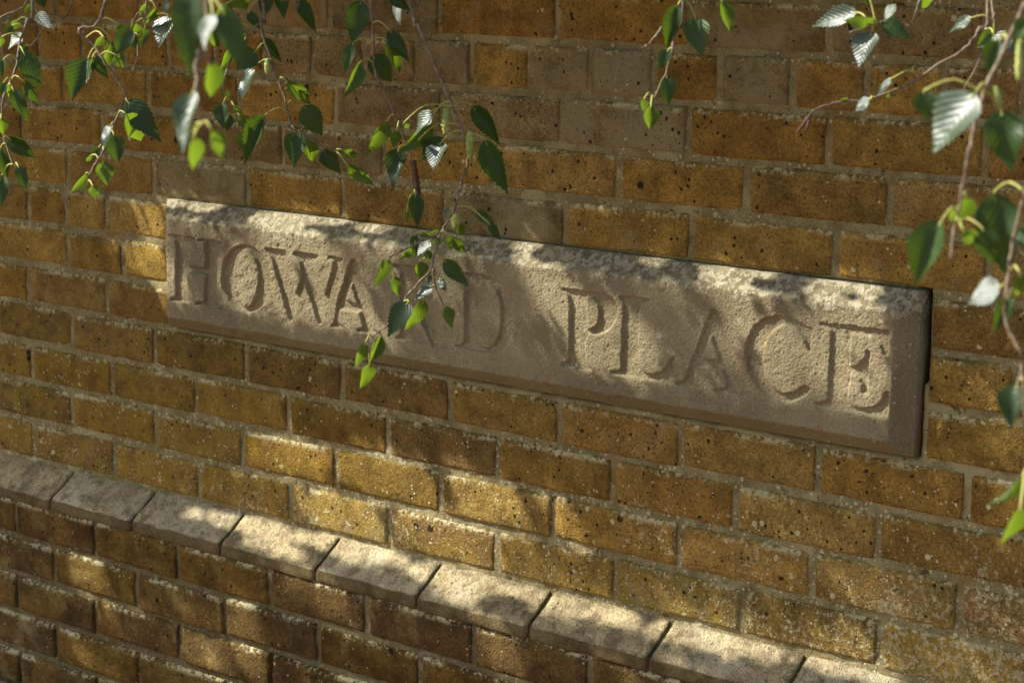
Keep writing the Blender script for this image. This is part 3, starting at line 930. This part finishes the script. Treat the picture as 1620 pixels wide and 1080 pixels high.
branch('birch twig with glossy green leaves hanging above the left end of the name stone', 2.45, 0, 0, 3,
       [[(505, 0), (375, 135), (440, 210), (500, 300), (560, 385), (600, 455), (590, 480), (535, 600), (490, 720), (440, 800), (410, 870)], [(735, 0), (705, 80), (660, 200), (650, 280), (625, 355)], [(700, 0), (665, 50), (630, 95)]],
       [(420, 275, 330, 475, 110, 'p'), (450, 270, 505, 375, 60, 'd'), (525, 190, 500, 355, 40, 'b'), (625, 130, 540, 260, 90, 'd'), (545, 260, 595, 320, 60, 'g'), (690, 130, 670, 230, 50, 'g'), (650, 105, 640, 170, 40, 'b'),
        (740, 40, 705, 130, 45, 'b'), (800, 75, 735, 215, 85, 'w'), (600, 475, 750, 655, 120, 'p'), (595, 540, 690, 695, 100, 'b'), (530, 590, 470, 690, 45, 'w'), (540, 635, 560, 775, 90, 'd'), (470, 700, 430, 760, 45, 'd'),
        (490, 765, 500, 885, 85, 'g'), (410, 820, 345, 920, 45, 'b'), (440, 880, 450, 950, 55, 'g'), (430, 740, 410, 770, 25, 'b'), (800, 0, 770, 60, 50, 'w'), (440, 270, 430, 360, 30, 'g'), (490, 175, 450, 225, 40, 'b'), (560, 118, 602, 175, 50, 'g'), (700, 15, 662, 80, 45, 'b'), (770, 95, 765, 172, 50, 'd'), (622, 170, 655, 242, 45, 'd')])
branch('out of focus birch twig with pale leaves, nearest the camera', 1.40, 0, 0, 3,
       [[(985, 0), (965, 100), (940, 280), (930, 430), (945, 520), (975, 600)], [(960, 240), (1000, 290), (1010, 310)]],
       [(905, -60, 865, 330, 150, 'p'), (1055, 45, 1150, 310, 130, 'd'), (1010, 60, 955, 230, 80, 'w'), (990, 290, 1015, 480, 90, 'b'), (920, 430, 850, 715, 105, 'w'), (1000, 610, 1050, 765, 70, 'b'), (920, 650, 945, 835, 45, 'b'), (930, 590, 920, 640, 30, 'b')],
       spread=0.03, r0=0.0022)
branch('birch twig with mixed dark and grey-green leaves hanging above the letters O and W', 2.60, 0, 0, 3,
       [[(1250, 0), (1245, 90), (1240, 140), (1300, 320), (1340, 430), (1390, 600), (1470, 660), (1560, 710), (1625, 722)], [(1245, 90), (1170, 180), (1090, 300), (1060, 420), (1110, 520), (1140, 620)], [(1420, -10), (1400, 0), (1330, 5)]],
       [(1270, -40, 1255, 85, 75, 'd'), (1330, -40, 1355, 85, 70, 'd'), (1410, 0, 1500, 155, 70, 'd'), (1245, 180, 1335, 295, 40, 'd'), (1110, -60, 1180, 50, 110, 'b'), (1090, 230, 1045, 345, 55, 'b'), (1215, 240, 1120, 330, 110, 'd'),
        (1205, 320, 1115, 465, 55, 'w'), (1060, 490, 1045, 605, 75, 'p'), (1090, 540, 1075, 625, 60, 'd'), (1135, 545, 1200, 625, 60, 'g'), (1145, 625, 1145, 710, 60, 'g'), (1260, 545, 1145, 770, 80, 'p'), (1110, 500, 1150, 540, 30, 'g'),
        (1360, 385, 1475, 475, 30, 'b'), (1415, 440, 1475, 500, 40, 'g'), (1440, 500, 1530, 645, 110, 'd'), (1415, 625, 1390, 790, 105, 'p'), (1440, 645, 1500, 780, 80, 'b'), (1535, 710, 1605, 825, 85, 'd'), (1620, 710, 1705, 750, 30, 'b'),
        (1645, 780, 1770, 880, 65, 'b'), (1080, 15, 1040, 110, 70, 'b'), (1012, 140, 1032, 235, 60, 'b'), (1165, 185, 1130, 250, 50, 'd'), (1180, 55, 1232, 142, 50, 'd'), (1060, 425, 1090, 490, 40, 'b')],
       [(1270, 280, 1270, 355, 34, 'g')])
branch('birch twig with one drooping red-brown catkin, ending in a dark leaf above the name stone', 2.55, 540, 0, 3,
       [[(140, 0), (150, 230), (165, 350), (250, 530), (300, 650), (330, 760), (345, 910)]],
       [(95, 0, 40, 210, 110, 'd'), (60, 200, 10, 345, 35, 'p'), (85, 300, 20, 470, 50, 'b'), (145, 260, 235, 395, 110, 'd'), (225, 140, 320, 300, 50, 'd'), (215, 190, 290, 360, 50, 'g'),
        (215, 575, 150, 745, 70, 'g'), (265, 615, 240, 700, 50, 'g'), (275, 700, 235, 890, 90, 'p'), (350, 920, 360, 1075, 75, 'd'), (310, 1000, 318, 1060, 25, 'g')],
       [(345, 760, 372, 935, 24, 'd')])
branch('long birch twig with green catkins hanging across the letter R', 2.50, 540, 0, 3,
       [[(325, 0), (370, 140), (500, 440), (560, 590), (605, 750), (570, 870), (540, 980), (490, 1080), (470, 1110), (440, 1230), (410, 1300), (330, 1380), (240, 1520), (170, 1580), (115, 1620)],
        [(360, 0), (500, 45)], [(470, 1100), (350, 1160), (250, 1210), (220, 1240)], [(435, 1280), (450, 1380), (500, 1470)]],
       [(230, -30, 325, 55, 60, 'd'), (270, 0, 265, 115, 25, 'w'), (435, 525, 335, 630, 60, 'w'), (415, 570, 280, 740, 50, 'b'), (370, 660, 405, 710, 45, 'b'), (490, 655, 370, 765, 70, 'p'), (475, 675, 430, 800, 105, 'w'), (620, 500, 750, 690, 60, 'd'),
        (680, 660, 785, 925, 85, 'd'), (640, 1000, 735, 1080, 45, 'd'), (520, 990, 465, 1030, 25, 'w'), (300, 580, 322, 615, 30, 'b'),
        (225, 1225, 165, 1365, 60, 'b'), (250, 1305, 275, 1410, 50, 'g'), (340, 1160, 290, 1240, 45, 'b'), (350, 1110, 345, 1220, 45, 'd'), (420, 1140, 355, 1220, 60, 'w'), (470, 1100, 370, 1120, 40, 'b'), (470, 1120, 440, 1170, 40, 'b'),
        (405, 1185, 415, 1245, 40, 'g'), (375, 1240, 375, 1325, 65, 'g'), (430, 1305, 410, 1340, 45, 'w'), (435, 1355, 345, 1420, 60, 'w'), (465, 1320, 490, 1380, 40, 'w'), (485, 1230, 600, 1360, 75, 'd'), (520, 1120, 595, 1210, 45, 'b'),
        (500, 1120, 530, 1190, 35, 'b'), (320, 1430, 215, 1580, 100, 'p'), (390, 1420, 320, 1600, 75, 'b'), (490, 1450, 520, 1565, 55, 'b'), (190, 1590, 140, 1730, 60, 'g'), (115, 1625, 70, 1750, 55, 'b'), (135, 1725, 100, 1850, 65, 'b'), (555, 1060, 575, 1120, 50, 'b'), (700, 1060, 760, 1140, 40, 'd')],
       [(500, 515, 495, 640, 42, 'g'), (610, 620, 610, 755, 40, 'g'), (545, 1015, 540, 1085, 40, 'g')], spread=0.045)
branch('short birch twig with a few dark leaves, alone at the top right of centre', 2.20, 540, 0, 3,
       [[(1625, 0), (1590, 120), (1570, 230), (1540, 350), (1480, 470)], [(1525, 130), (1470, 200), (1425, 230)]],
       [(1600, 20, 1530, 230, 70, 'd'), (1555, 235, 1500, 330, 60, 'd'), (1545, 360, 1550, 495, 85, 'd'), (1470, 500, 1465, 620, 75, 'g'), (1440, 465, 1440, 530, 40, 'g'), (1680, 85, 1700, 260, 125, 'd'), (1800, 0, 1860, 165, 55, 'g')])
branch('birch spray with white-lit leaves and a bare brown tip at the upper right', 2.05, 1080, 0, 3,
       [[(1450, 0), (1410, 130), (1340, 230), (1210, 310), (1100, 385), (1000, 430), (890, 470), (720, 490), (615, 530)], [(1130, 0), (990, 90), (900, 120), (790, 155)], [(1470, 0), (1475, 60), (1420, 260), (1335, 425)]],
       [(830, 60, 600, 105, 45, 'w'), (920, 95, 770, 110, 60, 'b'), (1010, 25, 950, 90, 45, 'w'), (945, 100, 1075, 170, 85, 'p'), (900, 150, 830, 310, 150, 'w'), (1150, -30, 1180, 50, 110, 'b'), (870, -30, 880, 30, 70, 'd'),
        (1000, 370, 905, 450, 35, 'w'), (890, 475, 810, 515, 60, 'w'), (1375, 85, 1250, 145, 50, 'w'), (1475, 160, 1395, 220, 70, 'g'), (1480, 165, 1565, 235, 100, 'w'), (1000, 435, 960, 460, 26, 'b'), (780, 470, 740, 478, 20, 'b')],
       [(612, 535, 540, 628, 14, 'd'), (612, 535, 582, 628, 14, 'd')])
branch('close birch branch with large broad leaves down the right edge', 1.48, 1080, 0, 3,
       [[(1640, -40), (1620, 20), (1560, 160), (1460, 380), (1400, 540), (1360, 720), (1330, 900), (1290, 1090), (1270, 1230)], [(1640, 880), (1570, 1140), (1540, 1380), (1530, 1520), (1600, 1660), (1610, 1730), (1590, 1820)], [(1610, 1730), (1640, 2230), (1622, 2240)]],
       [(1390, 440, 1180, 715, 200, 'w'), (1150, 430, 1165, 570, 130, 'd'), (1510, 520, 1555, 805, 190, 'd'), (1500, 190, 1440, 360, 100, 'p'), (1640, 90, 1565, 195, 80, 'p'), (1350, 930, 1275, 1070, 130, 'b'), (1480, 910, 1530, 1330, 210, 'd'),
        (1235, 1040, 1085, 1355, 150, 'p'), (1510, 1360, 1345, 1420, 150, 'w'), (1330, 1085, 1400, 1150, 80, 'b'), (1420, 1080, 1470, 1260, 120, 'd'), (1560, 1400, 1470, 1580, 60, 'd'), (1600, 1300, 1590, 1420, 60, 'b'), (1590, 1820, 1545, 2025, 130, 'p'),
        (1625, 2235, 1475, 2430, 55, 'b'), (1605, 2400, 1545, 2625, 95, 'b'), (1590, 1080, 1630, 1180, 90, 'p')],
       [(1600, 190, 1595, 385, 38, 'g'), (1480, 410, 1512, 512, 38, 'g')], spread=0.05, r0=0.0022)

# ------------------------------------------------------------------ the birch tree that shades the wall (above the frame)
LIT = [  # sun flecks on the wall: x, y, rx, ry, tilt (photograph pixels), strength
    (285, 332, 28, 20, 5, 1), (340, 340, 24, 20, 5, 1), (500, 360, 72, 20, 7, 1), (612, 378, 26, 19, 7, 1), (770, 395, 22, 10, 7, .8), (850, 402, 24, 20, 7, 1),
    (1055, 430, 24, 18, 7, 1), (1165, 443, 45, 18, 7, 1), (1232, 452, 26, 15, 7, 1), (1365, 472, 62, 24, 7, 1),
    (1412, 590, 16, 110, 3, .9), (935, 520, 34, 56, -10, .9),
    (275, 455, 14, 45, -15, .9), (300, 495, 45, 14, 10, .9), (385, 450, 30, 45, 0, .9), (475, 430, 60, 75, -25, .9), (550, 510, 55, 40, 10, .9), (590, 540, 40, 12, 10, .6), (680, 575, 30, 18, 20, .8),
    (875, 470, 16, 62, -24, .9), (1000, 545, 30, 50, -25, .9), (1060, 625, 95, 16, 12, .9), (1125, 520, 28, 50, -25, .5), (1180, 480, 40, 35, -20, .9), (1238, 570, 36, 46, -10, .9), (1345, 560, 50, 76, -15, .9), (1250, 650, 80, 14, 12, .6), (740, 480, 25, 50, -25, .4), (800, 600, 50, 14, 12, .35),
    (235, 350, 22, 24, -30, .95), (240, 420, 20, 40, -30, .95), (190, 400, 14, 25, -30, .6),
    (460, 715, 75, 20, 12, .9), (400, 740, 70, 22, 12, .6), (610, 745, 80, 30, 12, 1), (545, 815, 65, 28, 12, .95), (700, 840, 80, 32, 14, 1), (745, 775, 25, 42, -35, .95), (800, 795, 24, 42, -35, .9), (890, 820, 22, 32, -30, .9), (850, 890, 90, 36, 14, .8),
    (1150, 880, 90, 22, 14, .55), (1080, 930, 70, 30, 14, .5), (1250, 985, 90, 30, 14, .7), (1400, 930, 90, 30, 14, .6), (1590, 770, 45, 90, -20, .8), (1575, 660, 35, 50, -20, .7), (1560, 520, 50, 50, 0, .5), (1450, 1030, 110, 28, 14, .6), (1580, 950, 50, 40, 0, .5),
    (345, 838, 22, 16, 10, 1), (440, 858, 85, 24, 14, 1), (590, 892, 80, 26, 14, 1), (765, 940, 90, 30, 14, 1), (950, 985, 95, 30, 14, 1), (1150, 1030, 110, 34, 14, 1), (1350, 1060, 90, 24, 14, .9),
    (135, 905, 22, 40, -45, .9), (185, 915, 16, 40, -45, .7), (130, 970, 30, 25, -20, .9), (170, 1035, 55, 28, 14, .9), (215, 985, 65, 25, 14, .8), (300, 950, 18, 40, -45, .7), (385, 985, 30, 32, -30, .9), (360, 1045, 70, 24, 14, .85), (500, 950, 65, 30, 14, .85), (430, 935, 30, 20, 0, .5), (290, 1035, 30, 25, 14, .6),
    (600, 1010, 40, 26, 14, .55), (790, 1025, 28, 42, -30, .95), (640, 960, 60, 14, 14, .5), (950, 1060, 60, 20, 14, .6), (560, 1060, 60, 20, 14, .6), (1085, 1070, 60, 14, 14, .5)]

def lit_amount(px_, py_):
    L = np.zeros_like(px_)
    for (cx, cy, rx, ry, an, s) in LIT:
        a = math.radians(an)
        dx, dy = px_ - cx, py_ - cy
        u = (dx * math.cos(a) + dy * math.sin(a)) / rx
        v = (-dx * math.sin(a) + dy * math.cos(a)) / ry
        L = np.maximum(L, np.where(u * u + v * v < 1.0, s, 0))
    return L

def surface_hit(P):
    """where the sun ray through P meets the plinth, the name stone or the wall"""
    Y = np.zeros(len(P))
    for _ in range(3):
        T = P - ((P[:, 1] - Y) / SUN[1])[:, None] * SUN[None, :]
        X, Z = T[:, 0], T[:, 2]
        st = (X > 0.27) & (X < 1.74) & (Z > 0.94) & (Z < 1.155)
        Y = np.where(Z < 0.575, -NPROUD, np.where(Z < 0.62, -(0.62 - Z) / 0.04 * NPROUD, np.where(st, np.where(Z > 1.125, YF * (1.160 - Z) / 0.035, YF), 0.0)))
    return T

def crown():
    n = 60000  # leaves set along the sun rays to shade the wall
    X = RNG.uniform(-0.9, 2.6, n)
    Z = RNG.uniform(0.10, 1.62, n)
    T = np.stack([X, 0 * X, Z], -1)
    t = (1.74 - Z) / SUN[2] + 0.02 + RNG.exponential(0.18, n).clip(0, 0.8)
    P = T + t[:, None] * SUN[None, :]
    # higher leaf layer added along the sun rays for soft, partial shade
    n2 = 22000
    X2 = RNG.uniform(-0.9, 2.6, n2); Z2 = RNG.uniform(0.10, 1.62, n2)
    P2 = np.stack([X2, 0 * X2, Z2], -1) + RNG.uniform(3.6, 5.2, n2)[:, None] * SUN[None, :]
    n3 = 5200  # small leaves added to shade the stone's upper splay between flecks
    X3 = RNG.uniform(0.2, 1.8, n3); Z3 = RNG.uniform(1.124, 1.156, n3)
    P3 = np.stack([X3, 0 * X3 - 0.015, Z3], -1) + ((1.74 - Z3) / SUN[2] + RNG.exponential(0.10, n3).clip(0, 0.4))[:, None] * SUN[None, :]
    P = np.concatenate([P, P2, P3])
    # the rest of the crown
    m = 5000
    Q = np.stack([RNG.uniform(-4.2, -1.6, m), RNG.uniform(-2.8, 0.1, m), RNG.uniform(2.6, 5.0, m)], -1)
    e = ((Q - np.array([-2.7, -1.3, 3.8])) / np.array([1.5, 1.4, 1.3])) ** 2
    P = np.concatenate([P, Q[e.sum(1) < 1]])
    k = len(P)
    L = RNG.uniform(0.022, 0.040, k)
    L[n + n2:n + n2 + n3] *= 0.62
    ax = RNG.standard_normal((k, 3)); ax[:, 2] -= 0.8
    ax /= np.linalg.norm(ax, axis=1)[:, None]
    sd = np.cross(ax, RNG.standard_normal((k, 3)))
    sd /= np.linalg.norm(sd, axis=1)[:, None]
    nn = np.cross(sd, ax)
    a = L[:, None] * ax
    b = (L * 0.36)[:, None] * sd
    d = (L * 0.10)[:, None] * nn
    V = np.stack([P - a * 0.5, P - a * 0.12 + b + d, P - a * 0.1, P - a * 0.12 - b + d, P + a * 0.5], 1)
    roll = RNG.random(k)
    keep = np.ones(k, bool)
    soft = np.zeros(k, bool); soft[n:n + n2] = True
    splay = np.zeros(k, bool); splay[n + n2:n + n2 + n3] = True
    for v in range(5):
        q = surface_hit(V[:, v])
        px_, py_ = to_px(q)
        la = lit_amount(px_, py_)
        on_stone = (q[:, 0] > 0.29) & (q[:, 0] < 1.73) & (q[:, 2] > 0.935) & (q[:, 2] < 1.118)
        near = np.where(splay, 1 - (1 - la) ** 2.4, np.where(on_stone, np.maximum(1 - (1 - la) ** 2.4, 0.93), 1 - (1 - la) ** 2.4))
        keep &= np.where(soft, la < 0.85, roll > near)  # leaves cut away where the sun flecks should land
    for c, r in SUNNY:
        d_ = P - c[None, :]
        tt = d_ @ SUN
        q = np.linalg.norm(d_ - tt[:, None] * SUN[None, :], axis=1)
        keep &= ~((q < r) & (tt > 0))
    V = V[keep].reshape(-1, 3)
    base = np.arange(keep.sum()) * 5
    Fc = np.concatenate([np.stack([base, base + 1, base + 2], -1), np.stack([base, base + 2, base + 3], -1), np.stack([base + 1, base + 4, base + 2], -1), np.stack([base + 2, base + 4, base + 3], -1)]).tolist()
    root = empty('birch_tree', (-2.9, -1.35, GZ))
    tag(root, 'silver birch tree in front of the wall, its unseen crown above the hanging twigs shaped to shade the wall', 'tree')
    inv = Matrix.Translation(-Vector(root.location))
    o = mesh_obj('crown', V, Fc, M_LEAF, root)
    o.matrix_parent_inverse = inv
    o['kind'] = 'stuff'
    pts = smooth_line([(-2.9, -1.35, GZ - 0.05), (-2.86, -1.33, 1.2), (-2.80, -1.30, 2.4), (-2.7, -1.25, 3.6), (-2.62, -1.2, 4.8)], 4)
    V, Fc = tube(pts, np.linspace(0.13, 0.02, len(pts)), 14)
    o = mesh_obj('trunk', V, Fc, M_TRUNK, root, True)
    o.matrix_parent_inverse = inv
    for (z0, end, rr) in ((2.1, (0.9, -1.75, 2.35), 0.035), (2.5, (0.2, -1.9, 3.0), 0.03), (2.8, (1.6, -2.1, 2.9), 0.03), (3.1, (-1.2, -2.2, 4.0), 0.025), (3.3, (-3.9, -0.9, 4.2), 0.025), (2.6, (-1.4, -1.9, 2.6), 0.025)):
        s = np.array([-2.82, -1.3, z0])
        e = np.array(end)
        mid = (s + e) / 2 + np.array([0, -0.3, 0.35])
        P3 = smooth_line([s, mid, e], 8)
        V, Fc = tube(P3, np.linspace(rr, 0.006, len(P3)), 8)
        o = mesh_obj('limb', V, Fc, M_TRUNK, root, True)
        o.matrix_parent_inverse = inv
crown()
